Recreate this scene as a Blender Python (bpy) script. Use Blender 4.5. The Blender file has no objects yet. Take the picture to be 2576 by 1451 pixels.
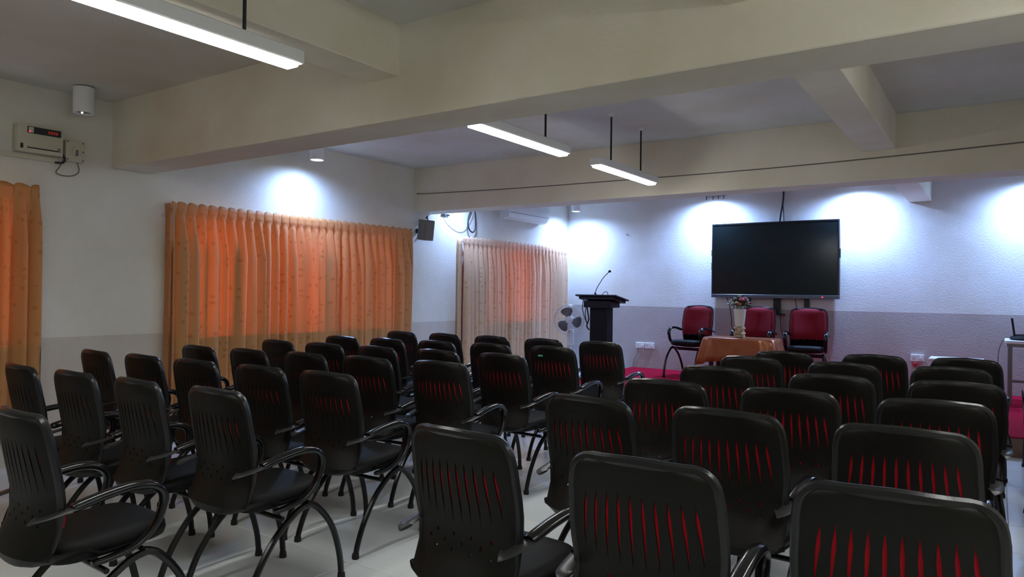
import bpy, bmesh, math, random
from mathutils import Vector, Matrix
random.seed(7)
R = math.radians
PI = math.pi
S = bpy.context.scene
COL = S.collection

# ------------------------------------------------------------------ camera
FPX, YAW, PITCH, ROLL = 1794.47, 0.5977, 0.0044, 0.0125
fw = Vector((-math.sin(YAW)*math.cos(PITCH), math.cos(YAW)*math.cos(PITCH), math.sin(PITCH)))
rt = Vector((math.cos(YAW), math.sin(YAW), 0)); up = rt.cross(fw)
r2 = rt*math.cos(ROLL) + up*math.sin(ROLL); u2 = up*math.cos(ROLL) - rt*math.sin(ROLL)
cam_d = bpy.data.cameras.new('camera'); cam_d.sensor_width = 36.0; cam_d.lens = FPX/2576*36
cam_d.clip_start = 0.05; cam_d.clip_end = 200
cam = bpy.data.objects.new('camera', cam_d); COL.objects.link(cam)
m = Matrix.Identity(4)
for i in range(3):
    m[i][0] = r2[i]; m[i][1] = u2[i]; m[i][2] = -fw[i]
m[2][3] = 1.5
cam.matrix_world = m
S.camera = cam

# ------------------------------------------------------------------ light levels, world, exposure
S.view_settings.view_transform = 'Standard'; S.view_settings.look = 'None'
S.view_settings.exposure = 0.0; S.view_settings.gamma = 1.0
S.view_settings.use_curve_mapping = False
TUBE_EMIT = 46.0
SPOT_W = 100.0
SKY = 7.0
w = bpy.data.worlds.new('world'); S.world = w; w.use_nodes = True
bg = w.node_tree.nodes['Background']; bg.inputs[0].default_value = (0.86, 0.93, 1.0, 1); bg.inputs[1].default_value = SKY

# ------------------------------------------------------------------ room dimensions (metres)
XL, XR, YB, YF = -6.708, 1.60, 11.708, -2.5
ZC = 3.18
BZ = 2.584           # underside of the cross beams
STG = 0.19           # stage height

# ------------------------------------------------------------------ materials
MATS = {}
def nt(name):
    mt = bpy.data.materials.new(name); mt.use_nodes = True
    n = mt.node_tree; b = n.nodes['Principled BSDF']
    MATS[name] = mt
    return mt, n, b
def mat(name, col, rough=.5, metal=0., noise=0., nscale=8., bump=0., bscale=60., spec=None, coat=0., emit=None, estr=0., col2=None):
    mt, n, b = nt(name)
    b.inputs['Base Color'].default_value = (*col, 1); b.inputs['Roughness'].default_value = rough
    b.inputs['Metallic'].default_value = metal
    if spec is not None: b.inputs['Specular IOR Level'].default_value = spec
    if coat: b.inputs['Coat Weight'].default_value = coat; b.inputs['Coat Roughness'].default_value = .08
    if emit: b.inputs['Emission Color'].default_value = (*emit, 1); b.inputs['Emission Strength'].default_value = estr
    tc = n.nodes.new('ShaderNodeTexCoord')
    if noise or col2:
        t = n.nodes.new('ShaderNodeTexNoise'); t.inputs['Scale'].default_value = nscale; t.inputs['Detail'].default_value = 4
        n.links.new(tc.outputs['Object'], t.inputs['Vector'])
        mx = n.nodes.new('ShaderNodeMix'); mx.data_type = 'RGBA'
        c2 = col2 if col2 else tuple(c*(1-noise) for c in col)
        mx.inputs['A'].default_value = (*col, 1); mx.inputs['B'].default_value = (*c2, 1)
        n.links.new(t.outputs['Fac'], mx.inputs['Factor']); n.links.new(mx.outputs['Result'], b.inputs['Base Color'])
    if bump:
        t2 = n.nodes.new('ShaderNodeTexNoise'); t2.inputs['Scale'].default_value = bscale; t2.inputs['Detail'].default_value = 3
        n.links.new(tc.outputs['Object'], t2.inputs['Vector'])
        bp = n.nodes.new('ShaderNodeBump'); bp.inputs['Strength'].default_value = bump; bp.inputs['Distance'].default_value = .01
        n.links.new(t2.outputs['Fac'], bp.inputs['Height']); n.links.new(bp.outputs['Normal'], b.inputs['Normal'])
    return mt

def wall_mat(name, up_c, low_c, zsplit):
    """painted plaster, two paint colours meeting at a dado line, faint stains"""
    mt, n, b = nt(name)
    b.inputs['Roughness'].default_value = .75
    g = n.nodes.new('ShaderNodeNewGeometry'); sp = n.nodes.new('ShaderNodeSeparateXYZ')
    n.links.new(g.outputs['Position'], sp.inputs[0])
    cmp_ = n.nodes.new('ShaderNodeMath'); cmp_.operation = 'GREATER_THAN'; cmp_.inputs[1].default_value = zsplit
    n.links.new(sp.outputs['Z'], cmp_.inputs[0])
    mx = n.nodes.new('ShaderNodeMix'); mx.data_type = 'RGBA'
    mx.inputs['A'].default_value = (*low_c, 1); mx.inputs['B'].default_value = (*up_c, 1)
    n.links.new(cmp_.outputs[0], mx.inputs['Factor'])
    t = n.nodes.new('ShaderNodeTexNoise'); t.inputs['Scale'].default_value = 1.3; t.inputs['Detail'].default_value = 5
    n.links.new(g.outputs['Position'], t.inputs['Vector'])
    rmp = n.nodes.new('ShaderNodeValToRGB')
    rmp.color_ramp.elements[0].position = .3; rmp.color_ramp.elements[0].color = (.86, .83, .76, 1)
    rmp.color_ramp.elements[1].position = .65; rmp.color_ramp.elements[1].color = (1, 1, 1, 1)
    n.links.new(t.outputs['Fac'], rmp.inputs['Fac'])
    mu = n.nodes.new('ShaderNodeMix'); mu.data_type = 'RGBA'; mu.blend_type = 'MULTIPLY'; mu.inputs['Factor'].default_value = 1
    n.links.new(mx.outputs['Result'], mu.inputs['A']); n.links.new(rmp.outputs['Color'], mu.inputs['B'])
    n.links.new(mu.outputs['Result'], b.inputs['Base Color'])
    t2 = n.nodes.new('ShaderNodeTexNoise'); t2.inputs['Scale'].default_value = 45; t2.inputs['Detail'].default_value = 4
    n.links.new(g.outputs['Position'], t2.inputs['Vector'])
    bp = n.nodes.new('ShaderNodeBump'); bp.inputs['Strength'].default_value = .25; bp.inputs['Distance'].default_value = .012
    n.links.new(t2.outputs['Fac'], bp.inputs['Height']); n.links.new(bp.outputs['Normal'], b.inputs['Normal'])
    return mt

def cloth_mat(name, col, tcol, trans, motif=(.86, .78, .68), rough=.55):
    """woven curtain cloth that lets some daylight through, with damask flower motif"""
    mt, n, b = nt(name)
    out = n.nodes['Material Output']
    b.inputs['Roughness'].default_value = rough; b.inputs['Sheen Weight'].default_value = .25
    b.inputs['Specular IOR Level'].default_value = .35
    uv = n.nodes.new('ShaderNodeUVMap')
    v = n.nodes.new('ShaderNodeTexVoronoi'); v.inputs['Scale'].default_value = 13; v.inputs['Randomness'].default_value = .55
    n.links.new(uv.outputs[0], v.inputs['Vector'])
    t = n.nodes.new('ShaderNodeTexNoise'); t.inputs['Scale'].default_value = 30; t.inputs['Detail'].default_value = 3
    n.links.new(uv.outputs[0], t.inputs['Vector'])
    add = n.nodes.new('ShaderNodeMath'); add.operation = 'MULTIPLY_ADD'; add.inputs[1].default_value = .45
    n.links.new(t.outputs['Fac'], add.inputs[0]); n.links.new(v.outputs['Distance'], add.inputs[2])
    rmp = n.nodes.new('ShaderNodeValToRGB')
    rmp.color_ramp.elements[0].position = .40; rmp.color_ramp.elements[0].color = (*motif, 1)
    rmp.color_ramp.elements[1].position = .52; rmp.color_ramp.elements[1].color = (1, 1, 1, 1)
    n.links.new(add.outputs[0], rmp.inputs['Fac'])
    mu = n.nodes.new('ShaderNodeMix'); mu.data_type = 'RGBA'; mu.blend_type = 'MULTIPLY'; mu.inputs['Factor'].default_value = 1
    mu.inputs['A'].default_value = (*col, 1); n.links.new(rmp.outputs['Color'], mu.inputs['B'])
    n.links.new(mu.outputs['Result'], b.inputs['Base Color'])
    tr = n.nodes.new('ShaderNodeBsdfTranslucent')
    mu2 = n.nodes.new('ShaderNodeMix'); mu2.data_type = 'RGBA'; mu2.blend_type = 'MULTIPLY'; mu2.inputs['Factor'].default_value = 1
    mu2.inputs['A'].default_value = (*tcol, 1); n.links.new(rmp.outputs['Color'], mu2.inputs['B'])
    n.links.new(mu2.outputs['Result'], tr.inputs['Color'])
    ms = n.nodes.new('ShaderNodeMixShader'); ms.inputs[0].default_value = trans
    n.links.new(b.outputs[0], ms.inputs[1]); n.links.new(tr.outputs[0], ms.inputs[2]); n.links.new(ms.outputs[0], out.inputs[0])
    return mt

def glass_mat(name, tint=(.9, .95, .95), gloss=.12):
    mt, n, b = nt(name)
    out = n.nodes['Material Output']
    tr = n.nodes.new('ShaderNodeBsdfTransparent'); tr.inputs[0].default_value = (*tint, 1)
    gl = n.nodes.new('ShaderNodeBsdfGlossy'); gl.inputs['Roughness'].default_value = .03
    ms = n.nodes.new('ShaderNodeMixShader'); ms.inputs[0].default_value = gloss
    n.links.new(tr.outputs[0], ms.inputs[1]); n.links.new(gl.outputs[0], ms.inputs[2]); n.links.new(ms.outputs[0], out.inputs[0])
    return mt

wall_mat('paint_left', (.74, .73, .68), (.60, .56, .51), 1.056)
wall_mat('paint_back', (.74, .74, .72), (.46, .42, .41), 1.27)
wall_mat('paint_plain', (.72, .71, .66), (.60, .56, .51), 1.056)
wall_mat('paint_beam', (.82, .79, .68), (.82, .79, .68), 0)
wall_mat('paint_ceiling', (.66, .66, .63), (.66, .66, .63), 0)
mat('grout', (.42, .41, .38), .9, noise=.2)
mat('tile', (.80, .84, .85), .22, noise=.10, nscale=3, bump=.03, bscale=5)
mat('tile_b', (.77, .81, .82), .22, noise=.12, nscale=2.5, bump=.03, bscale=5)
mat('carpet', (.36, .008, .032), .95, spec=.05, noise=.35, nscale=60, bump=.5, bscale=300)
mat('stage_wood', (.22, .13, .09), .6, noise=.3)
mat('shell_black', (.0065, .006, .0045), .48, spec=.22, noise=.3, nscale=30, bump=.12, bscale=350)
mat('rim_black', (.011, .012, .013), .30, spec=.4, noise=.2, nscale=20, bump=.05, bscale=300)
mat('pad_black', (.007, .008, .010), .16, noise=.2, nscale=15)
mat('bracket_grey', (.028, .029, .030), .36, noise=.2, nscale=15)
mat('seat_black', (.005, .006, .006), .55, spec=.2, noise=.3, nscale=40, bump=.2, bscale=500)
mat('tube_black', (.007, .007, .008), .25, spec=.35, noise=.2, nscale=10)
mat('rubber', (.01, .01, .01), .8, noise=.2)
mat('white_powder', (.78, .79, .80), .4, noise=.06)
mat('white_plastic', (.74, .74, .72), .35, noise=.06)
mat('ivory_plastic', (.62, .59, .46), .45, noise=.12, nscale=20)
mat('dark_plastic', (.02, .022, .025), .4, noise=.2)
mat('grey_plastic', (.20, .185, .165), .5, noise=.2)
mat('speaker_cloth', (.22, .195, .175), .85, noise=.3, nscale=80, bump=.4, bscale=500)
mat('lectern_black', (.007, .006, .008), .4, spec=.3, noise=.3, nscale=10)
mat('lectern_wood', (.006, .0045, .004), .55, spec=.2, noise=.5, nscale=12)
mat('screen_glass', (.006, .010, .010), .18, noise=.2, nscale=2, spec=.35)
mat('bezel_black', (.008, .009, .011), .4, noise=.1)
mat('bezel_grey', (.11, .12, .13), .4, metal=.6, noise=.1)
mat('led_red', (.5, .02, .05), .5, emit=(1, .05, .12), estr=1.2, noise=.1)
mat('led_dim', (.3, .02, .02), .5, emit=(1, .06, .04), estr=.22, noise=.1)
mat('tube_light', (.9, .9, .9), .5, emit=(.93, .94, .90), estr=TUBE_EMIT, noise=.02)
mat('bulb', (.9, .9, .9), .5, emit=(.80, .87, 1.0), estr=30, noise=.02)
mat('bulb_off', (.10, .10, .10), .25, noise=.1)
mat('bulb_dot', (.8, .8, .8), .3, emit=(.9, .93, 1.0), estr=2.5, noise=.02)
mat('cable_black', (.012, .012, .014), .6, noise=.2)
mat('cable_white', (.6, .6, .58), .6, noise=.2)
mat('cable_grey', (.16, .15, .13), .6, noise=.2)
mat('satin', (.46, .16, .06), .26, metal=.25, noise=.45, nscale=7, bump=.25, bscale=16, col2=(.26, .07, .03))
mat('wood_dark', (.05, .03, .02), .5, noise=.3)
mat('vase_white', (.68, .66, .56), .2, noise=.1, nscale=12)
mat('vase_gold', (.55, .45, .28), .12, metal=.55, noise=.2, nscale=20)
mat('leaf', (.09, .15, .03), .6, noise=.5, nscale=30)
mat('flower_pink', (.62, .12, .16), .6, noise=.3, nscale=40)
mat('flower_cream', (.62, .60, .42), .6, noise=.2, nscale=40)
mat('flower_lilac', (.30, .24, .30), .6, noise=.3, nscale=40)
mat('fan_blade', (.045, .034, .036), .35, noise=.15)
mat('fan_white', (.60, .58, .58), .35, noise=.05)
mat('fan_wire', (.50, .48, .50), .4, metal=.3, noise=.1)
mat('sticker_green', (.06, .42, .30), .4, noise=.15)
mat('plug_red', (.45, .03, .04), .5, noise=.2)
mat('table_white', (.80, .80, .80), .35, noise=.06)
mat('metal_grey', (.20, .20, .21), .35, metal=.6, noise=.2)
mat('alu', (.55, .55, .53), .4, metal=.5, noise=.1)
cloth_mat('curtain_gold', (.62, .35, .13), (.95, .28, .05), .36)
cloth_mat('curtain_beige', (.70, .50, .31), (.95, .32, .10), .28)
glass_mat('window_glass'); glass_mat('window_glass_dim', (.62, .64, .64), .1)  # second glass is added to weaken the daylight behind parts of the curtains
# red back fabric: open weave that lets light through
def red_mat():
    mt, n, b = nt('red_fabric')
    out = n.nodes['Material Output']
    b.inputs['Roughness'].default_value = .85; b.inputs['Sheen Weight'].default_value = .3
    tc = n.nodes.new('ShaderNodeTexCoord'); t = n.nodes.new('ShaderNodeTexNoise'); t.inputs['Scale'].default_value = 120
    n.links.new(tc.outputs['Object'], t.inputs['Vector'])
    mx = n.nodes.new('ShaderNodeMix'); mx.data_type = 'RGBA'
    mx.inputs['A'].default_value = (.38, .007, .030, 1); mx.inputs['B'].default_value = (.25, .004, .015, 1)
    n.links.new(t.outputs['Fac'], mx.inputs['Factor']); n.links.new(mx.outputs['Result'], b.inputs['Base Color'])
    tr = n.nodes.new('ShaderNodeBsdfTranslucent'); tr.inputs[0].default_value = (.95, .05, .09, 1)
    ms = n.nodes.new('ShaderNodeMixShader'); ms.inputs[0].default_value = .44
    n.links.new(b.outputs[0], ms.inputs[1]); n.links.new(tr.outputs[0], ms.inputs[2]); n.links.new(ms.outputs[0], out.inputs[0])
red_mat()

# ------------------------------------------------------------------ mesh helpers
class MB:
    def __init__(s): s.v = []; s.f = []; s.uv = None
    def add(s, verts, faces):
        o = len(s.v); s.v += [tuple(p) for p in verts]; s.f += [tuple(i+o for i in f) for f in faces]; return s
    def box(s, x0, x1, y0, y1, z0, z1, M=None):
        vs = [Vector((x, y, z)) for x in (x0, x1) for y in (y0, y1) for z in (z0, z1)]
        if M is not None: vs = [M @ p for p in vs]
        return s.add(vs, [(0,1,3,2),(4,6,7,5),(0,4,5,1),(2,3,7,6),(0,2,6,4),(1,5,7,3)])
    def rbox(s, x0, x1, y0, y1, z0, z1, r, M=None, seg=2):
        """box with rounded edges"""
        bm = bmesh.new(); bmesh.ops.create_cube(bm, size=1)
        for p in bm.verts: p.co = Vector((x0+(p.co.x+.5)*(x1-x0), y0+(p.co.y+.5)*(y1-y0), z0+(p.co.z+.5)*(z1-z0)))
        bmesh.ops.bevel(bm, geom=bm.edges[:], offset=r, segments=seg, affect='EDGES', profile=.5)
        bm.verts.index_update()
        s.add([(M @ p.co if M is not None else p.co) for p in bm.verts], [[q.index for q in f.verts] for f in bm.faces]); bm.free(); return s
    def rings(s, rings, cap=True, closed=False):
        n = len(rings[0]); o = len(s.v)
        for r in rings: s.v += [tuple(p) for p in r]
        k = len(rings)
        for i in range(k if closed else k-1):
            a = o+i*n; b = o+((i+1) % k)*n
            for j in range(n): s.f.append((a+j, a+(j+1) % n, b+(j+1) % n, b+j))
        if cap and not closed:
            s.f.append(tuple(o+j for j in reversed(range(n)))); s.f.append(tuple(o+(k-1)*n+j for j in range(n)))
        return s
    def tube(s, pts, rad, seg=8, side=None, flat=1., closed=False, cap=True):
        """sweep a round (or flat oval) section along pts; rad scalar or list; side = fixed sideways axis, flat = thickness/width"""
        P = [Vector(p) for p in pts]; n = len(P)
        if not hasattr(rad, '__len__'): rad = [rad]*n
        rs = []; prev = None
        for i in range(n):
            if closed: t = P[(i+1) % n]-P[i-1]
            else: t = P[min(i+1, n-1)]-P[max(i-1, 0)]
            t.normalize()
            if side is not None: a = Vector(side); a = (a - t*a.dot(t)).normalized()
            else:
                if prev is None:
                    a = Vector((0, 0, 1)) if abs(t.z) < .9 else Vector((1, 0, 0))
                else: a = prev
                a = (a - t*a.dot(t)).normalized()
            prev = a; b = t.cross(a)
            rs.append([P[i] + a*math.cos(q)*rad[i] + b*math.sin(q)*rad[i]*flat for q in [2*PI*k/seg for k in range(seg)]])
        return s.rings(rs, cap, closed)
    def lathe(s, prof, seg=20, M=None):
        rs = []
        for r, z in prof:
            ring = [Vector((r*math.cos(2*PI*k/seg), r*math.sin(2*PI*k/seg), z)) for k in range(seg)]
            rs.append([M @ p for p in ring] if M is not None else ring)
        return s.rings(rs)
    def sphere(s, c, r, seg=10, rr=7, sc=(1, 1, 1)):
        prof = [(max(1e-4, math.sin(PI*i/rr)), -math.cos(PI*i/rr)) for i in range(rr+1)]
        M = Matrix.Translation(c) @ Matrix.Diagonal((r*sc[0], r*sc[1], r*sc[2], 1))
        return s.lathe(prof, seg, M)
    def mesh(s, name, material, angle=35, smooth=True):
        me = bpy.data.meshes.new(name); me.from_pydata(s.v, [], s.f); me.update()
        if smooth:
            me.polygons.foreach_set('use_smooth', [True]*len(me.polygons)); me.set_sharp_from_angle(angle=R(angle))
        me.materials.append(MATS[material])
        return me
    def build(s, name, material, parent=None, **k):
        return obj(name, s.mesh(name, material, **k), parent)

def obj(name, me, parent=None, loc=None, rot=None):
    o = bpy.data.objects.new(name, me); COL.objects.link(o)
    if parent: o.parent = parent
    if loc is not None: o.location = loc
    if rot is not None: o.rotation_euler = rot
    return o
def tag(o, label=None, cat=None, group=None, kind=None):
    if label: o['label'] = label
    if cat: o['category'] = cat
    if group: o['group'] = group
    if kind: o['kind'] = kind
    return o
def thing(name, label, cat, loc=(0, 0, 0), rz=0, group=None):
    o = obj(name, None, None, loc, (0, 0, rz)); o.empty_display_size = .1
    return tag(o, label, cat, group)
def copy_tree(o, parent=None):
    c = o.copy(); COL.objects.link(c); c.parent = parent
    if parent is not None: c.matrix_parent_inverse = o.matrix_parent_inverse.copy()
    for ch in list(o.children): copy_tree(ch, c)
    return c
def catmull(pts, per=6):
    P = [Vector(p) for p in pts]; out = []
    for i in range(len(P)-1):
        a = P[max(i-1, 0)]; b = P[i]; c = P[i+1]; d = P[min(i+2, len(P)-1)]
        for k in range(per):
            t = k/per
            out.append(.5*((2*b)+(c-a)*t+(2*a-5*b+4*c-d)*t*t+(3*b-a-3*c+d)*t**3))
    out.append(P[-1]); return out

# ------------------------------------------------------------------ floor of tiles
fl = MB().box(XL-.2, XR+.2, YF-.2, YB+.2, -.2, -.004).build('floor', 'grout', smooth=False); tag(fl, kind='structure')
T = .60
def tile_mesh(w_, d_, mt):
    return MB().rbox(-w_/2, w_/2, -d_/2, d_/2, -.012, 0, .0025, seg=1).mesh('tile', mt, smooth=False)
tm = [tile_mesh(T-.004, T-.004, 'tile'), tile_mesh(T-.004, T-.004, 'tile_b')]
# visible tiles are single pieces; joints line up with those seen between the chairs
X0, Y0 = -2.33-T*8, 2.76-T*7
tiles = 0
for i in range(14):
    for j in range(16):
        cx = X0+T*(i+.5); cy = Y0+T*(j+.5)
        if cx-T/2 < XL+.001 or cx+T/2 > XR: continue
        if cy > 8.5 or cy < YF+.3: continue
        obj('tile', tm[random.random() < .4], fl, (cx, cy, 0)); tiles += 1
# strips that finish the floor along the walls and under the stage
xa = min(X0+T*i for i in range(15) if X0+T*i >= XL); 
sm = MB().box(XL, xa-.004, YF, YB, -.012, 0)
xs = [X0+T*i for i in range(15)]; xb = max(x for x in xs if x <= XR)
sm.box(xb+.004, XR, YF, YB, -.012, 0)
ys = [Y0+T*j for j in range(17)]
yhi = max(y+T for y in ys if y+T/2 <= 8.5); ylo = min(y for y in ys if y+T/2 >= YF+.3)
sm.box(xa, xb, yhi+.004, YB, -.012, 0); sm.box(xa, xb, YF, ylo-.004, -.012, 0)
so = sm.build('tile_strip', 'tile', fl, smooth=False)

# ------------------------------------------------------------------ walls
WT = .22
def window_wall():
    """left wall with three window openings"""
    ops = [(1.0, 2.45, .95, 2.20), (4.05, 7.0, .95, 2.20), (8.95, 10.9, .95, 2.20)]
    mb = MB(); y = YF-.2
    for (a, b, z0, z1) in ops:
        mb.box(XL-WT, XL, y, a, -.2, ZC+.1); mb.box(XL-WT, XL, a, b, -.2, z0); mb.box(XL-WT, XL, a, b, z1, ZC+.1); y = b
    mb.box(XL-WT, XL, y, YB+.2, -.2, ZC+.1)
    o = mb.build('wall_left', 'paint_left', smooth=False); tag(o, kind='structure')
    return ops
ops = window_wall()
tag(MB().box(XL-WT, XR+WT, YB, YB+WT, -.2, ZC+.1).build('wall_back', 'paint_back', smooth=False), kind='structure')
tag(MB().box(XR, XR+WT, YF-.2, YB, -.2, ZC+.1).build('wall_right', 'paint_plain', smooth=False), kind='structure')
tag(MB().box(XL, XR, YF-WT, YF, -.2, ZC+.1).build('wall_front', 'paint_plain', smooth=False), kind='structure')
for k, (a, b, z0, z1) in enumerate(ops):
    wmb = MB(); fr = .05; x0 = XL-.14; x1 = XL-.08
    wmb.box(x0, x1, a, b, z0, z0+fr); wmb.box(x0, x1, a, b, z1-fr, z1)
    wmb.box(x0, x1, a, a+fr, z0+fr, z1-fr); wmb.box(x0, x1, b-fr, b, z0+fr, z1-fr)
    wo = wmb.build('window_%d' % (k+1), 'alu', smooth=False); tag(wo, kind='structure')
    n = [3, 5, 3][k]; st = (b-a)/n
    for i in range(n):
        if i: MB().box(x0, x1, a+i*st-.025, a+i*st+.025, z0+fr, z1-fr).build('mullion', 'alu', wo, smooth=False)
        MB().box(XL-.113, XL-.107, a+i*st+.02, a+(i+1)*st-.02, z0+.03, z1-.03).build('pane', 'window_glass_dim' if (k == 2 and i != 1) or (k == 1 and i in (1, 3, 4)) else 'window_glass', wo, smooth=False)  # darker panes added so the curtain glow varies from fold to fold

# ------------------------------------------------------------------ ceiling and concrete beams
ce = MB().box(XL-WT, XR+WT, YF-WT, YB+WT, ZC, ZC+.2).build('ceiling', 'paint_ceiling', smooth=False); tag(ce, kind='structure')
B1, W1, B2, W2 = 3.3226, .3787, 7.4152, .3455
def beam(x0, x1, y0, y1, z0): MB().rbox(x0, x1, y0, y1, z0, ZC+.05, .006, seg=1).build('beam', 'paint_beam', ce, smooth=False)
beam(XL-.02, XR+.02, B1, B1+W1, BZ)
beam(XL-.02, XR+.02, B2, B2+W2, BZ)
beam(XL-.02, XR+.02, -.97, -.77+.18, BZ)
LZ = 2.858
beam(-3.43, -3.15, YF-.02, B1+.02, LZ)                      # long beam over the near left bay
for (y0, y1) in ((YF-.02, B1+.02), (B1+W1-.02, B2+.02), (B2+W2-.02, YB+.02)): beam(-1.069, -.785, y0, y1, LZ)

# ------------------------------------------------------------------ stage
stg = thing('stage', 'low stage covered in red carpet along the back wall', 'stage', (0, 0, 0))
MB().box(-5.366, XR-.002, 8.25, YB-.002, 0, STG-.012).build('platform', 'stage_wood', stg, smooth=False)
MB().rbox(-5.366, XR-.002, 8.24, YB-.002, STG-.012, STG, .004, seg=1).build('carpet', 'carpet', stg, smooth=False)

# ------------------------------------------------------------------ pendant tube lights
def pendant():
    t = thing('pendant_light', 'x', 'light')
    L = 1.25
    MB().rbox(-.06, .06, -L/2-.025, L/2+.025, .006, .075, .006, seg=1).build('housing', 'white_powder', t, smooth=False)
    MB().rbox(-.044, .044, -L/2, L/2, -.014, .010, .008).build('diffuser', 'tube_light', t)
    for sgn in (-1, 1):
        MB().tube([(0, .335*sgn, .07), (0, .335*sgn, ZC-2.645-.015)], .009, 8).build('rod', 'cable_black', t)
        MB().lathe([(.012, -.035), (.03, -.02), (.034, 0)], 14, Matrix.Translation((0, .335*sgn, ZC-2.645))).build('ceiling_cup', 'white_powder', t)
    return t
p0 = pendant()
PL = [(-3.0, 1.76, 'white tube light hanging nearest the camera, top left'),
      (-3.0, 4.52, 'white tube light hanging in mid room, the larger of the two below the big beam'),
      (-3.0, 6.36, 'white tube light hanging farthest away, before the stage beam'),
      (-3.0, .20, 'white tube light beyond the top left picture edge'),
      (.55, .75, 'white tube light above the camera, right of it'),
      (.55, 2.32, 'white tube light over the right-hand chairs near the camera'),
      (.55, 4.40, 'white tube light over the right-hand chairs in mid room')]
for i, (x, y, lab) in enumerate(PL):
    o = p0 if i == 0 else copy_tree(p0)
    o.location = (x, y, 2.645); tag(o, lab, 'light', 'pendant tube lights')

# ------------------------------------------------------------------ surface-mounted can downlights
def downlight(lit, h=.215):
    t = thing('downlight', 'x', 'light')
    M0 = Matrix.Translation((0, 0, -h))
    MB().lathe([(.080, h), (.080, .004), (.077, 0), (.070, 0), (.066, .004), (.066, .045), (.001, .046)], 24, M0).build('body', 'white_powder', t)
    MB().lathe([(.066, .022), (.05, .012), (.03, .008), (.001, .006)], 20, M0).build('bulb', 'bulb' if lit else 'bulb_off', t)
    if not lit: MB().sphere((.0, -.012, -h+.004), .009, 8, 6).build('standby_led', 'bulb_dot', t)  # small emissive dot on the dark bulb
    return t
dl_on = downlight(True); dl_flat = downlight(True, .062); dl_off = downlight(False)
dl_off.location = (-6.374, 2.92, ZC-.01); tag(dl_off, 'white can downlight on the ceiling above the wall control box, nearly unlit', 'light', 'can downlights')
DL = [(-6.36, 5.40, 'lit white can downlight washing the wall above the wide curtain'),
      (-6.36, 8.25, 'lit white can downlight above the wall speaker behind the beam'),
      (-6.28, 11.24, 'lit white can downlight in the far left corner of the stage'),
      (-3.90, 11.40, 'lit white can downlight above the left side of the display'),
      (-1.72, 11.40, 'lit white can downlight above the right side of the display'),
      (.45, 11.38, 'lit white can downlight at the right end of the stage wall')]
lamps = []
for i, (x, y, lab) in enumerate(DL):
    src_ = dl_on if i < 3 else dl_flat
    o = src_ if i in (0, 3) else copy_tree(src_)
    o.location = (x, y, ZC-.01); tag(o, lab, 'light', 'can downlights'); lamps.append(o)
for i, o in enumerate(lamps):
    ld = bpy.data.lights.new('downlight_beam', 'SPOT'); ld.energy = SPOT_W*(1.3, 1.3, 2.4, 3.9, 3.9, 3.4)[i]; ld.color = (.34, .53, 1.0)
    ld.spot_size = R(171); ld.spot_blend = 1.0; ld.shadow_soft_size = .045
    lo = bpy.data.objects.new('downlight_beam', ld); COL.objects.link(lo); lo.parent = o; lo.location = (0, 0, -.225 if i < 3 else -.072)

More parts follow.
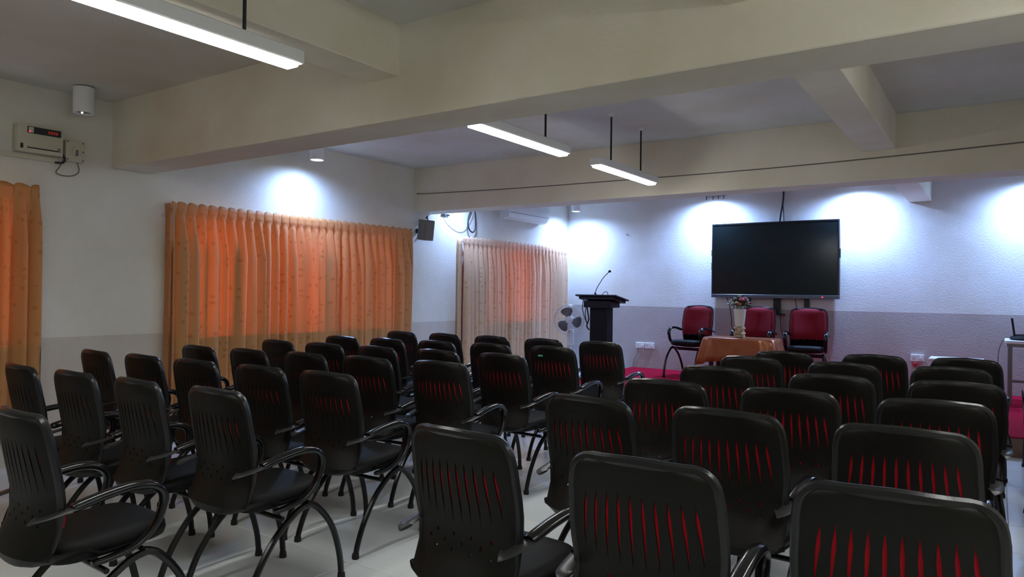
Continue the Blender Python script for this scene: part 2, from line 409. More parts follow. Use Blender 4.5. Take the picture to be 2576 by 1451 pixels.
# ------------------------------------------------------------------ curtains
def curtain(name, label, y0, y1, ztop, zbot, xw, npl, material, splits=(), seed=1):
    rnd = random.Random(seed)
    t = thing(name, label, 'curtain', (XL, (y0+y1)/2, 0))
    bounds = [y0] + list(splits) + [y1]
    yc = (y0+y1)/2
    for pi in range(len(bounds)-1):
        a, b = bounds[pi], bounds[pi+1]
        n = max(4, int(npl*(b-a)/(y1-y0)))
        cols = n*14+1
        ph = [rnd.uniform(-.5, .5) for _ in range(n+2)]; am = [rnd.uniform(.6, 1.35) for _ in range(n+2)]; ov = [rnd.choice((.2, .5, 1.0, 1.5, 2.1)) for _ in range(n+2)]
        sl = [rnd.gauss(0, .25) for _ in range(n+2)]
        zs = [ztop, ztop-.035, ztop-.07, ztop-.095, ztop-.115, ztop-.14, ztop-.19, ztop-.3, ztop-.5, ztop-.8, ztop-1.15, ztop-1.55, (ztop+zbot)/2-.3, zbot+.15, zbot]
        mb = MB(); uv = []
        for zi, z in enumerate(zs):
            dep = ztop-z
            for c in range(cols):
                u = c/(cols-1)*n; k = min(int(u), n-1); f = u-k
                # interpolate per-pleat randomness
                s0 = am[k]*(1-f)+am[k+1]*f; p0_ = ph[k]*(1-f)+ph[k+1]*f; q0 = sl[k]*(1-f)+sl[k+1]*f; o0 = ov[k]*(1-f)+ov[k+1]*f
                if dep < .10:   # stiff heading: sharp pinch pleats standing up and leaning
                    tri = abs(2*((u % 1.0))-1)
                    amp = .022
                    off = amp*(tri**.7) - .010 + .02*(dep < .04)*(.5-tri)
                    yy = a+(b-a)*u/n + .016*math.sin(2*PI*u)
                elif dep < .13:
                    off = .004*math.cos(2*PI*u); yy = a+(b-a)*u/n
                else:
                    g = min(1, (dep-.12)/.35)
                    off = (.012+.026*g*s0)*math.cos(2*PI*u + p0_*g) + .012*g*math.cos(PI*u*.73+seed) + .006*g*math.cos(5.1*PI*u)
                    yy = a+(b-a)*u/n + .026*o0*g*math.sin(2*PI*u+.6*s0) + q0*.06*g*min(1, dep/1.5)
                yy = max(a-.02, min(b+.02, yy))
                mb.v.append((xw+off+.004*pi, yy-yc, z + (.012*math.cos(2*PI*u+.6) if zi == 0 else 0)))
                uv.append(((a+(b-a)*u/n*1.0)*2.6, z))
        nz = len(zs)
        for i in range(nz-1):
            for c in range(cols-1):
                q = i*cols+c; mb.f.append((q, q+1, q+cols+1, q+cols))
        me = mb.mesh('panel', material, angle=70)
        ul = me.uv_layers.new(name='UVMap')
        for lp in me.loops: ul.data[lp.index].uv = uv[lp.vertex_index]
        o = obj('panel', me, t)
        sd = o.modifiers.new('thick', 'SOLIDIFY'); sd.thickness = .0015
    # end returns that run back to the wall, and the pole inside the heading
    for yy, sg in ((y0-.005, -1), (y1+.005, 1)):
        mr = MB(); uvr = []
        for i, z in enumerate((ztop-.01, ztop-.12, ztop-.6, zbot+.5, zbot)):
            for k2 in range(6):
                xx = .012+(xw-.012)*k2/5
                mr.v.append((xx, yy-yc+.012*math.sin(k2*1.9+i*.7)*(i > 0), z)); uvr.append((xx*4, z))
        for i in range(4):
            for k2 in range(5):
                q = i*6+k2; mr.f.append((q, q+1, q+7, q+6))
        me = mr.mesh('side_return', material, angle=60); ul = me.uv_layers.new(name='UVMap')
        for lp in me.loops: ul.data[lp.index].uv = uvr[lp.vertex_index]
        o = obj('side_return', me, t); sd = o.modifiers.new('thick', 'SOLIDIFY'); sd.thickness = .0015
    MB().tube([(xw-.045, y0-yc, ztop-.06), (xw-.045, y1-yc, ztop-.06)], .012, 8).build('pole', 'alu', t)
    for yy in (y0-yc+.1, 0, y1-yc-.1): MB().box(0, xw-.04, yy-.012, yy+.012, ztop-.085, ztop-.06).build('bracket', 'alu', t, smooth=False)
    return t
curtain('curtain', 'wide orange-gold pleated curtain with flower pattern, in the middle of the left wall', 3.83, 7.24, 2.325, .28, .12, 31, 'curtain_gold', (5.93,), 3)
curtain('curtain', 'pale beige pleated curtain nearest the stage, below the air conditioner', 8.36, 11.44, 2.31, .28, .12, 27, 'curtain_beige', (), 5)
curtain('curtain', 'orange-gold curtain cut by the left edge of the picture', .6, 2.68, 2.325, .28, .12, 17, 'curtain_gold', (), 9)

# ------------------------------------------------------------------ the meeting chair (front is local +Y)
PROF = [(-.335, 1.02), (-.325, .95), (-.305, .84), (-.285, .73), (-.278, .655), (-.292, .59), (-.325, .53), (-.340, .485), (-.315, .447), (-.25, .432), (-.10, .430), (.05, .437), (.14, .452), (.205, .478)]
PP = catmull([(0, y, z) for (y, z) in PROF], 5)
ARC = [0]
for i in range(1, len(PP)): ARC.append(ARC[-1]+(PP[i]-PP[i-1]).length)
def hw_at(s):
    """half width of the shell at arc distance s from the top"""
    keys = [(0, .212), (.12, .226), (.25, .232), (.38, .222), (.46, .224), (.56, .238), (.68, .240), (.85, .238), (1.3, .222)]
    for (a, wa), (b, wb) in zip(keys, keys[1:]):
        if a <= s <= b: q = (s-a)/(b-a); q = q*q*(3-2*q); h = wa+(wb-wa)*q; break
    else: h = keys[-1][1]
    r = .055
    if s < r: h = h - r + math.sqrt(max(0, r*r-(r-s)**2))
    e = ARC[-1]-s
    if e < .06: h = h-.06+math.sqrt(max(0, .06**2-(.06-e)**2))
    return h
def frame_at(s):
    i = 0
    while i < len(ARC)-2 and ARC[i+1] < s: i += 1
    q = (s-ARC[i])/(ARC[i+1]-ARC[i]); p = PP[i].lerp(PP[i+1], q)
    t = (PP[min(i+2, len(PP)-1)]-PP[max(i-1, 0)]).normalized()
    n = Vector((0, -t.z, t.y))      # pointing to the sitter
    return p, n
def surf(s, u, off=0):
    p, n = frame_at(s); h = hw_at(s)
    wing = .045 if s < .4 else (.045+.03*min(1, (s-.4)/.2) if s < .8 else .045)
    d = wing*abs(u)**2.6
    crown = .018*(1-u*u)*max(0, 1-s/.12)
    q = p + n*(d+off); q.x = h*u; q.z += crown-.018*max(0, 1-s/.12)
    return q
def solid_sheet(ss, us, off0, off1, fn=None):
    """closed slab between two offsets of the shell surface"""
    mb = MB(); ns, nu = len(ss), len(us)
    for k, of in enumerate((off0, off1)):
        for s in ss:
            for u in us: mb.v.append(tuple(surf(s, u, fn(s, u, k) if fn else of)))
    def q(k, i, j): return k*ns*nu+i*nu+j
    for i in range(ns-1):
        for j in range(nu-1):
            mb.f.append((q(0, i, j), q(0, i, j+1), q(0, i+1, j+1), q(0, i+1, j)))
            mb.f.append((q(1, i, j), q(1, i+1, j), q(1, i+1, j+1), q(1, i, j+1)))
    for i in range(ns-1):
        mb.f.append((q(0, i, 0), q(0, i+1, 0), q(1, i+1, 0), q(1, i, 0)))
        mb.f.append((q(0, i, nu-1), q(1, i, nu-1), q(1, i+1, nu-1), q(0, i+1, nu-1)))
    for j in range(nu-1):
        mb.f.append((q(0, 0, j), q(1, 0, j), q(1, 0, j+1), q(0, 0, j+1)))
        mb.f.append((q(0, ns-1, j), q(0, ns-1, j+1), q(1, ns-1, j+1), q(1, ns-1, j)))
    mb.f = [f[::-1] for f in mb.f]
    return mb
SS = [0, .006, .015, .028, .042, .058] + [.058+(ARC[-1]-.058-.06)*k/22 for k in range(1, 23)] + [ARC[-1]-.04, ARC[-1]-.02, ARC[-1]-.006, ARC[-1]]
UU = [-1, -.93, -.8, -.6, -.4, -.2, 0, .2, .4, .6, .8, .93, 1]
NSL = 10
SLOT_X = [(i-4.5)*.0385 for i in range(NSL)]
HOLE_S = [.365, .392, .419]
def slot_w(i, s):
    """half width of the opening in column i at distance s from the top (0 = closed)"""
    e = abs(i-4.5)/4.5
    st, sb = .098+.018*e*e, .325-.035*e*e
    if st < s < sb:
        q = (s-st)/(sb-st)
        return .0054*(min(1, q/.25)**.7 if q < .35 else max(0, (1-(q-.35)/.65))**.8)
    for k, hs in enumerate(HOLE_S):
        if abs(s-hs) < 1e-5 and 1 <= i <= 8 and (i+k) % 2 == 0: return .0055
    return 0
def shell_mesh():
    """moulded shell: one thick sheet with real slots and vent holes left open"""
    rows = [0, .006, .015, .028, .042, .058, .078, .098]+[.098+.2275*k/12 for k in range(1, 13)]
    for hs in HOLE_S: rows += [hs-.008, hs, hs+.008]
    rows += [.45+(ARC[-1]-.06-.45)*k/13 for k in range(14)]+[ARC[-1]-.04, ARC[-1]-.02, ARC[-1]-.006, ARC[-1]]
    rows = sorted(set(round(r_, 5) for r_ in rows))
    mb = MB(); grid = []
    for s in rows:
        h = hw_at(s); line = [(-1, None), (-.96, None), (-.90, None)]
        for i, x in enumerate(SLOT_X):
            xx = x*(1+.10*max(0, min(1, (s-.1)/.25))); xx = xx/.235
            wv = slot_w(i, s)/max(h, .1); line.append((xx-wv, wv > 0)); line.append((xx+wv, wv > 0))
        line += [(.90, None), (.96, None), (1, None)]
        grid.append(line)
    idx = []
    for s, line in zip(rows, grid):
        r_ = []
        for j, (u, op) in enumerate(line):
            if op is False and j > 0 and line[j-1][1] is False and abs(line[j-1][0]-u) < 1e-9: r_.append(r_[-1]); continue
            r_.append(len(mb.v)); mb.v.append((s, u, 0))
        idx.append(r_)
    quads = []
    for a in range(len(rows)-1):
        for j in range(len(grid[0])-1):
            q = [idx[a][j], idx[a][j+1], idx[a+1][j+1], idx[a+1][j]]
            if j >= 3 and j < 3+2*NSL and (j-3) % 2 == 0: continue          # opening (or closed seam)
            f = []
            for k in q:
                if k not in f: f.append(k)
            if len(f) >= 3: quads.append(f)
    base = list(mb.v); n = len(base)
    mb.v = [tuple(surf(s, u, 0)) for (s, u, _) in base]+[tuple(surf(s, u, .006)) for (s, u, _) in base]
    mb.f = [tuple(reversed(f)) for f in quads]+[tuple(k+n for k in f) for f in quads]
    cnt = {}
    for f in quads:
        for p, q in zip(f, f[1:]+f[:1]): cnt[(p, q)] = cnt.get((p, q), 0)+1
    for (p, q) in list(cnt):
        if (q, p) not in cnt: mb.f.append((p, q, q+n, p+n))
    return mb.mesh('back_shell', 'shell_black', angle=40)
def make_chair():
    t = thing('meeting_chair', 'x', 'chair')
    sh = obj('back_shell', shell_mesh(), t)
    # glossy rolled rim round the back
    path = [surf(s, -1, .010) for s in [.50, .42, .34, .28, .22, .16, .11, .075, .05, .034, .02, .01, .003, 0]]
    path += [surf(0, u, .010) for u in (-.75, -.5, -.25, 0, .25, .5, .75)]
    path += [surf(s, 1, .010) for s in [0, .003, .01, .02, .034, .05, .075, .11, .16, .22, .28, .34, .42, .50]]
    MB().tube(path, [.006, .010]+[.0165]*(len(path)-4)+[.010, .006], 8).build('rim', 'rim_black', sh)
    # red woven back panel in front of the slotted shell
    ss = [.003+.405*k/18 for k in range(19)]; uu = [-1.0, -.97, -.92, -.86, -.75, -.6, -.3, 0, .3, .6, .75, .86, .92, .97, 1.0]
    def pf(s, u, k):
        if k == 0: return .0068
        e = max(0, 1-(abs(u)/1.01)**6)*max(0, 1-abs((s-.205)/.205)**8)
        dish = 1-.45*max(0, 1-(u/.6)**2)*max(0, 1-((s-.24)/.15)**2)
        ed = max(0, min(1, (1.0-abs(u))/.14))*max(0, min(1, s/.03)); return .026+.008*ed+.020*e**.5*dish*ed
    solid_sheet(ss, uu, 0, 0, pf).build('back_panel', 'red_fabric', t, angle=50)
    # seat cushion
    rs = []
    for k, (g, z) in enumerate([(.86, 0), (.97, .012), (1.0, .035), (.985, .060), (.93, .076), (.80, .084), (.5, .088), (.02, .089)]):
        ring = []
        for i in range(28):
            a = 2*PI*i/28; c, s_ = math.cos(a), math.sin(a)
            ex = abs(c)**.45*(1 if c >= 0 else -1); ey = abs(s_)**.45*(1 if s_ >= 0 else -1)
            y = -.012+.232*ey*g; ring.append((.222*ex*g*(1-.04*(ey < 0)), y, .448+z+.06*(y+.012)-.06*max(0, y-.15)))
        rs.append(ring)
    MB().rings(rs).build('seat_cushion', 'seat_black', t, angle=60)
    for sx in (-1, 1):
        pts = catmull([(sx*0.243, -.195, .672), (sx*0.245, -.13, .688), (sx*0.247, -.06, .702), (sx*0.248, .03, .711), (sx*0.248, .10, .700), (sx*0.247, .142, .668), (sx*0.245, .150, .615), (sx*0.243, .118, .535), (sx*0.240, .045, .472), (sx*0.236, -.05, .447), (sx*0.232, -.12, .442)], 4)
        n = len(pts)
        rad = [.027 if i < n*.42 else .027-.010*(i-n*.42)/(n*.58) for i in range(n)]; rad[0] = .024; rad[-1] = .012
        a = MB().tube(pts, rad, 12, side=(1, 0, 0), flat=.70).build('armrest', 'pad_black', t, angle=50)
        pb = catmull([(sx*0.214, -.318, .648), (sx*0.232, -.305, .652), (sx*0.241, -.26, .658), (sx*0.243, -.185, .672)], 4)
        MB().tube(pb, [.027]*len(pb), 8, side=(1, 0, .0), flat=.22).build('armrest_bracket', 'bracket_grey', a, angle=50)
        front = catmull([(sx*.215, .085, .432), (sx*.222, .150, .400), (sx*.232, .232, .290), (sx*.238, .280, .14), (sx*.24, .295, .012)], 5)
        rear = catmull([(sx*.215, .110, .425), (sx*.222, .02, .405), (sx*.230, -.105, .315), (sx*.237, -.205, .185), (sx*.24, -.258, .07), (sx*.24, -.272, .012)], 5)
        for pth in (front, rear):
            lg = MB().tube(pth, .0155, 8, side=(1, 0, 0), flat=1.05).build('leg', 'tube_black', t)
            e = pth[-1]
            MB().lathe([(.019, 0), (.021, .004), (.019, .03)], 10, Matrix.Translation((e.x, e.y, 0))).build('foot_cap', 'rubber', lg)
    for y, z in ((.10, .424), (-.06, .392)):
        MB().tube([(-.222, y, z), (.222, y, z)], .012, 8).build('crossbar', 'tube_black', t)
    return t
BT = .335
ch0 = make_chair(); used = [False]
def place_chair(cx, cy, yaw, label, group, z=0, sc=1.0):
    """cx, cy: middle of the back's top edge; yaw: degrees turned from facing the stage"""
    o = copy_tree(ch0) if used[0] else ch0
    used[0] = True; a = R(yaw)
    o.location = (cx - math.sin(a)*BT*sc, cy + math.cos(a)*BT*sc, z); o.rotation_euler = (0, 0, a); o.scale = (sc, sc, sc)
    tag(o, label, 'chair', group); return o
ORD = ['aisle seat', 'second seat from aisle', 'third seat from aisle', 'fourth seat from aisle', 'wall seat']
ROWL = ['front row', 'second row', 'third row', 'fourth row', 'fifth row', 'sixth row']
LEFT = {  # row from the stage -> seats from the aisle towards the wall: x, y, yaw
    0: [(-3.178, 6.134, -2), (-3.802, 6.096, -3), (-4.426, 6.067, -3), (-5.050, 6.038, -4), (-5.664, 6.010, -3)],
    1: [(-3.197, 5.270, -2), (-3.802, 5.184, -2), (-4.375, 5.107, -2), (-4.950, 5.040, -2), (-5.510, 4.973, 1)],
    2: [(-3.120, 4.397, -3), (-3.715, 4.339, -3), (-4.320, 4.272, -3), (-4.906, 4.214, 2), (-5.482, 4.166, -2)],
    3: [(-3.091, 3.638, 3), (-3.696, 3.552, 2), (-4.266, 3.475, -1), (-4.842, 3.398, -1), (-5.408, 3.331, -1)],
    4: [(-3.187, 2.746, 1), (-3.754, 2.707, 1), (-4.387, 2.669, 2), (-4.960, 2.630, 0), (-5.550, 2.592, -3)],
    5: [(-3.062, 1.958, -1), (-3.686, 1.910, -2), (-4.272, 1.872, 0), (-4.858, 1.834, -3)],
}
green = None
for r_, seats in LEFT.items():
    for k, (x, y, a) in enumerate(seats):
        seat = ORD[k] if not (r_ == 5 and k == 3) else 'fourth seat from aisle'
        lab = 'black slotted-back armchair, left block, %s from stage, %s' % (ROWL[r_], seat)
        if (r_, k) == (1, 0): lab = 'black slotted-back armchair with small green sticker on its back, left block'
        o = place_chair(x, y, a, lab, 'black armchairs of the left block')
        if (r_, k) == (1, 0): green = o
place_chair(-3.09, 1.152, -2, 'black slotted-back armchair cut by the left picture edge, nearest in left block', 'black armchairs of the left block')
p_, n_ = frame_at(.075)
MB().rbox(-.115, -.065, -.0012, .0012, -.007, .007, .001, M=Matrix.Translation((0, p_.y-.004, p_.z)) @ Matrix.Rotation(R(-8), 4, 'X'), seg=1).build('sticker', 'sticker_green', green, smooth=False)
RCOL = {'seat by the aisle': [(-1.536, 1.882, -4), (-1.555, 2.842, -5), (-1.507, 3.658, 3), (-1.517, 4.550, 3), (-1.555, 5.482, -1), (-1.469, 6.144, 6)],
        'second seat from aisle': [(-0.845, 1.862, 2), (-0.922, 2.870, -2), (-0.864, 3.706, 3), (-0.816, 4.550, 5), (-0.893, 5.443, 4), (-0.816, 6.326, 3)],
        'third seat from aisle': [(-0.202, 1.939, 5), (-0.278, 2.890, 0), (-0.230, 3.744, 5), (-0.182, 4.646, 5), (-0.250, 5.597, 6), (-0.202, 6.461, -2)],
        'fourth seat from aisle': [(0.442, 2.880, 0), (0.442, 3.600, 2), (0.451, 4.416, 0), (0.442, 5.520, 2), (0.451, 6.336, 0), (0.470, 7.200, 2)]}
for cn, seats in RCOL.items():
    for k, (x, y, a) in enumerate(seats):
        lab = 'black slotted-back armchair, right block, %s from stage, %s' % (ROWL[5-k] if cn != 'fourth seat from aisle' else ROWL[max(0, 4-k)], cn)
        if (k, cn) == (5, 'fourth seat from aisle'): lab = 'black slotted-back armchair at the right picture edge, ahead of the front row'
        if (k, cn) == (0, 'second seat from aisle'): lab = 'black slotted-back armchair filling the bottom centre-right, red showing through eight slots'
        if (k, cn) == (0, 'third seat from aisle'): lab = 'largest black slotted-back armchair in the bottom right corner, nearest the camera'
        place_chair(x, y, a, lab, 'black armchairs of the right block')
for (x, y, a, lab) in [(-3.945, 11.20, 172, 'red-backed armchair on the stage, left of the small table'),
                       (-3.03, 11.24, 181, 'red-backed armchair on the stage, middle one behind the vase'),
                       (-2.30, 11.20, 186, 'red-backed armchair on the stage, right of the small table')]:
    place_chair(x, y, a, lab, 'red armchairs on the stage', STG, 1.092)

# ------------------------------------------------------------------ display on the back wall
tv = thing('display_screen', 'large black flat display screen mounted above the stage chairs', 'screen', (-2.922, YB, 0))
x0, x1, z0, z1 = -.966, .966, 1.447, 2.648; yb = -.16; 
MB().rbox(x0, x1, yb, yb+.085, z0, z1, .006, seg=1).build('casing', 'bezel_black', tv, smooth=False)
fr = MB(); fz0 = z0+.055; t_ = .022
fr.box(x0, x1, yb-.012, yb, z1-t_, z1).box(x0, x0+t_, yb-.012, yb, fz0, z1-t_).box(x1-t_, x1, yb-.012, yb, fz0, z1-t_)
fr.build('bezel', 'bezel_black', tv, smooth=False)
MB().rbox(x0, x1, yb-.018, yb, z0, fz0, .003, seg=1).build('lower_bar', 'bezel_grey', tv, smooth=False)
MB().box(x0+t_, x1-t_, yb-.006, yb, fz0, z1-t_).build('screen', 'screen_glass', tv, smooth=False)
MB().rbox(x1-.245, x1-.215, yb-.021, yb-.016, z0+.018, z0+.034, .002, seg=1).build('power_led', 'led_red', tv, smooth=False)
MB().rbox(x1, x1+.012, yb+.01, yb+.05, z0+.62, z0+.76, .003, seg=1).build('side_port_cover', 'bezel_black', tv, smooth=False)
for bx, zl in ((-.405, 1.31), (.49, 1.31)):
    MB().box(bx-.035, bx+.035, -.075, 0, zl, z1-.2).build('mount_rail', 'bezel_black', tv, smooth=False)
MB().rbox(-.005, .095, -.075, 0, 1.20, z0+.1, .004, seg=1).build('control_box', 'bezel_black', tv, smooth=False)
MB().rbox(.0, .165, -.14, 0, 1.193, 1.207, .003, seg=1).build('control_shelf', 'bezel_black', tv, smooth=False)
def cable(label, pts, r, material='cable_black', name='cable', per=6, seg=6):
    return tag(MB().tube(catmull(pts, per), r, seg).build(name, material), label, 'cable', 'loose cables')
yv = YB-.03
cable('black cable pair rising from the display to the ceiling', [(-2.80, yv, ZC), (-2.80, yv, 3.05), (-2.815, yv, 2.9), (-2.84, yv, 2.75), (-2.855, yv, 2.60)], .013)
cable('thin black cable crossing the pair above the display', [(-2.785, yv, ZC), (-2.80, yv-.02, 2.95), (-2.79, yv-.02, 2.80), (-2.785, yv, 2.60)], .007)
cable('black power cable hanging left below the display', [(-3.67, yv-.05, 1.46), (-3.62, yv-.03, 1.30), (-3.60, yv, 1.12), (-3.585, yv, .95), (-3.50, yv, .75), (-3.42, yv, .45), (-3.40, yv, .21)], .006)
cable('black adapter cable hanging below the display beside the flowers', [(-3.57, yv-.05, 1.46), (-3.55, yv-.03, 1.30), (-3.54, yv, 1.12), (-3.47, yv, 1.00), (-3.35, yv, .85), (-3.1, yv, .70), (-3.0, yv, .21)], .006)
cable('thin black cable hanging from the display control box', [(-2.83, yv, 1.20), (-2.82, yv, 1.02), (-2.78, yv, .85), (-2.70, yv, .70), (-2.66, yv, .21)], .005)
cable('thin black cable hanging right below the display', [(-2.60, yv-.05, 1.46), (-2.585, yv, 1.30), (-2.55, yv, 1.10), (-2.53, yv, .9), (-2.52, yv, .21)], .005)

# ------------------------------------------------------------------ cable along the stage beam
cable('thin dark cable sagging along the face of the stage beam', [(-6.62, B2-.008, 2.84), (-6.53, B2-.008, 2.83), (-5.2, B2-.008, 2.80), (-3.87, B2-.008, 2.786), (-2.05, B2-.008, 2.778), (-.795, B2-.008, 2.794), (.175, B2-.008, 2.818), (1.55, B2-.008, 2.85)], .0055, 'cable_grey')

# ------------------------------------------------------------------ lectern with microphone
lx, ly = -5.0, 9.78
le = thing('lectern', 'black lectern with tilted top standing on the stage', 'lectern', (lx, ly, STG))
MB().rbox(-.26, .26, -.2, .2, 0, .035, .006, seg=1).build('base', 'lectern_black', le, smooth=False)
MB().rbox(-.142, .142, -.11, .11, .03, 1.10, .006, seg=1).build('column', 'lectern_wood', le, smooth=False)
MB().rbox(-.225, .225, -.16, .17, 1.085, 1.185, .004, seg=1).build('head_box', 'lectern_black', le, smooth=False)
tl = R(-9.5)
MT = Matrix.Translation((0, 0, 1.235)) @ Matrix.Rotation(tl, 4, 'X')
MB().rbox(-.30, .30, -.17, .23, -.050, -.012, .004, M=MT, seg=1).build('tray', 'lectern_black', le, smooth=False)
MB().rbox(-.345, .345, -.215, .25, -.010, .012, .005, M=MT, seg=1).build('top', 'lectern_black', le, smooth=False)
mic = thing('gooseneck_microphone', 'thin black gooseneck microphone on the lectern top', 'microphone', (lx-.10, ly-.02, STG+1.253))
MB().lathe([(.06, 0), (.06, .012), (.045, .028), (.02, .036), (.012, .06)], 16).build('base', 'dark_plastic', mic)
nk = catmull([(0, 0, .05), (.025, 0, .12), (.075, 0, .2), (.14, 0, .29), (.2, -.005, .345), (.235, -.01, .372)], 5)
MB().tube(nk, .0065, 6).build('neck', 'dark_plastic', mic)
MB().sphere((.248, -.012, .382), .019, 10, 7, (1.25, 1, 1)).build('head', 'rubber', mic)
cable('black microphone cable looping over the lectern top', [(lx-.03, ly+.05, STG+1.24), (lx-.01, ly+.05, STG+1.29), (lx+.03, ly+.06, STG+1.325), (lx+.065, ly+.07, STG+1.31), (lx+.065, ly+.08, STG+1.235)], .005)
cable('black cables bunched on the left side of the lectern', [(lx-.26, ly-.1, STG+1.20), (lx-.265, ly-.12, STG+1.08), (lx-.23, ly-.12, STG+.95), (lx-.18, ly-.115, STG+.82), (lx-.20, ly-.12, STG+.90), (lx-.215, ly-.12, STG+1.0), (lx-.2, ly-.12, STG+1.09)], .007)
cable('black power lead hanging off the lectern column', [(lx-.205, ly-.08, STG+1.09), (lx-.18, ly-.10, STG+1.0), (lx-.165, ly-.10, STG+.9), (lx-.19, ly-.11, STG+.80), (lx-.155, ly-.1, STG+.74)], .012)

# ------------------------------------------------------------------ pedestal fan
fx, fy, fz = -5.86, 10.3, 1.045
fa = thing('pedestal_fan', 'white pedestal fan with grey blades between beige curtain and lectern', 'fan', (fx, fy, 0), R(24))
MB().lathe([(.19, 0), (.19, .015), (.16, .03), (.04, .05), (.03, .06)], 24).build('base', 'fan_white', fa)
MB().tube([(.02, .1, .04), (.02, .1, fz-.2)], .020, 12).build('stem', 'fan_white', fa)
MB().rbox(-.03, .07, .05, .15, fz-.42, fz-.16, .012).build('control_column', 'fan_white', fa)
MF = Matrix.Translation((0, 0, fz)) @ Matrix.Rotation(R(90), 4, 'X')   # lathe axis -> facing -Y
MB().lathe([(.001, -.20), (.05, -.19), (.075, -.13), (.07, -.05), (.04, -.03)], 18, MF).build('motor', 'fan_white', fa)
MB().lathe([(.062, .0), (.062, .025), (.05, .045), (.001, .052)], 20, MF).build('hub', 'fan_white', fa)
for b_ in range(3):
    mb = MB(); a0 = R(100+120*b_); rr = [.05, .10, .15, .19, .208]; aw = [.45, .55, .60, .52, .30]
    for k, (r_, w_) in enumerate(zip(rr, aw)):
        for j in range(7):
            a = a0+w_*(j/6*2-1)*1.05+.10*k*.4; mb.v.append((r_*math.cos(a), -.01-.018*(j/6-.5), fz+r_*math.sin(a)))
    for k in range(4):
        for j in range(6):
            q = k*7+j; mb.f.append((q, q+1, q+8, q+7))
    o = mb.build('blade', 'fan_blade', fa); sd = o.modifiers.new('t', 'SOLIDIFY'); sd.thickness = .003
for nm, yy, rr in (('guard_ring', 0, .248), ('front_guard', -.045, .232), ('rear_guard', .05, .232)):
    MB().tube([(rr*math.cos(2*PI*k/40), yy, fz+rr*math.sin(2*PI*k/40)) for k in range(40)], .006 if yy == 0 else .0025, 6, closed=True).build(nm, 'fan_wire', fa)
wi = MB()
for k in range(48):
    a = 2*PI*k/48; c, s_ = math.cos(a), math.sin(a)
    wi.tube([(.055*c, -.062, fz+.055*s_), (.16*c, -.06, fz+.16*s_), (.232*c, -.04, fz+.232*s_), (.248*c, 0, fz+.248*s_)], .0010, 4, cap=False)
tag(wi.build('guard_wires', 'fan_wire', fa), kind='stuff')

# ------------------------------------------------------------------ small table, cloth, vase
tx, ty, th = -2.89, 9.85, .715
tb = thing('small_table', 'small dark wooden table under the satin cloth', 'table', (tx, ty, STG))
MB().rbox(-.435, .435, -.205, .205, th-.03, th, .006, seg=1).build('table_top', 'wood_dark', tb, smooth=False)
for sx in (-1, 1):
    for sy in (-1, 1):
        MB().rbox(sx*.37-.025, sx*.37+.025, sy*.155-.025, sy*.155+.025, 0, th-.03, .004, seg=1).build('leg', 'wood_dark', tb, smooth=False)
def rr_pt(a, hx, hy, e=.32):
    c, s_ = math.cos(a), math.sin(a)
    return (hx*abs(c)**e*(1 if c >= 0 else -1), hy*abs(s_)**e*(1 if s_ >= 0 else -1))
mb = MB(); N = 120; rs = []
for (g, z, fl_) in [(.02, .004, 0), (.5, .004, 0), (.93, .004, 0), (.985, .001, 0), (1.0, -.008, 0), (1.01, -.04, .2), (1.02, -.12, .5), (1.03, -.22, .8), (1.045, -.32, 1)]:
    ring = []
    for i in range(N):
        a = 2*PI*i/N; x, y = rr_pt(a, .485, .255)
        corner = abs(math.sin(2*a))**8
        # angular position of the rounded-rectangle corners
        ca = min(abs(abs(x)-.485), .2)/.2; cb = min(abs(abs(y)-.255), .2)/.2
        cor = max(0, 1-ca-cb)
        wv = .020*math.sin(a*9+.7)+.012*math.sin(a*19+2)
        k = 1+(fl_*(.20*cor*cor+wv*2.2))
        zz = z*(1+(.42*cor*cor)) if z < -.05 else z
        ring.append((x*g*k, y*g*(1+fl_*(.36*cor*cor+wv*3.5)), zz))
    rs.append(ring)
mb.rings(rs, cap=False); mb.f.append(tuple(reversed(range(N))))
tc_ = mb.build('tablecloth', 'satin', None, angle=60); tc_.location = (tx, ty, STG+th)
tag(tc_, 'shiny copper-orange satin cloth draped over the small stage table', 'tablecloth')
sd = tc_.modifiers.new('t', 'SOLIDIFY'); sd.thickness = .002; sd.offset = 1
vs = thing('vase', 'tall white vase with faceted gold base on the satin-covered table', 'vase', (tx-.03, ty, STG+th+.006))
MB().lathe([(.075, 0), (.08, .01), (.065, .05)], 10).build('foot', 'vase_gold', vs, angle=10)
fac = MB(); 
for k, (r_, z) in enumerate([(.065, .045), (.083, .085), (.072, .125), (.066, .155)]):
    pass
rs = []
for k, (r_, z) in enumerate([(.062, .02), (.085, .055), (.066, .09), (.084, .125), (.062, .16)]):
    rs.append([(r_*(1 if (i+k) % 2 else .86)*math.cos(2*PI*i/12), r_*(1 if (i+k) % 2 else .86)*math.sin(2*PI*i/12), z) for i in range(12)])
fac.rings(rs).build('faceted_base', 'vase_gold', vs, smooth=False)
MB().lathe([(.058, .155), (.066, .20), (.074, .28), (.080, .35), (.084, .39), (.078, .385), (.06, .3)], 20).build('body', 'vase_white', vs)
bq = thing('bouquet', 'bouquet of pink, cream and lilac flowers in the vase', 'flowers', (tx-.04, ty, STG+th+.39))
rnd = random.Random(4)
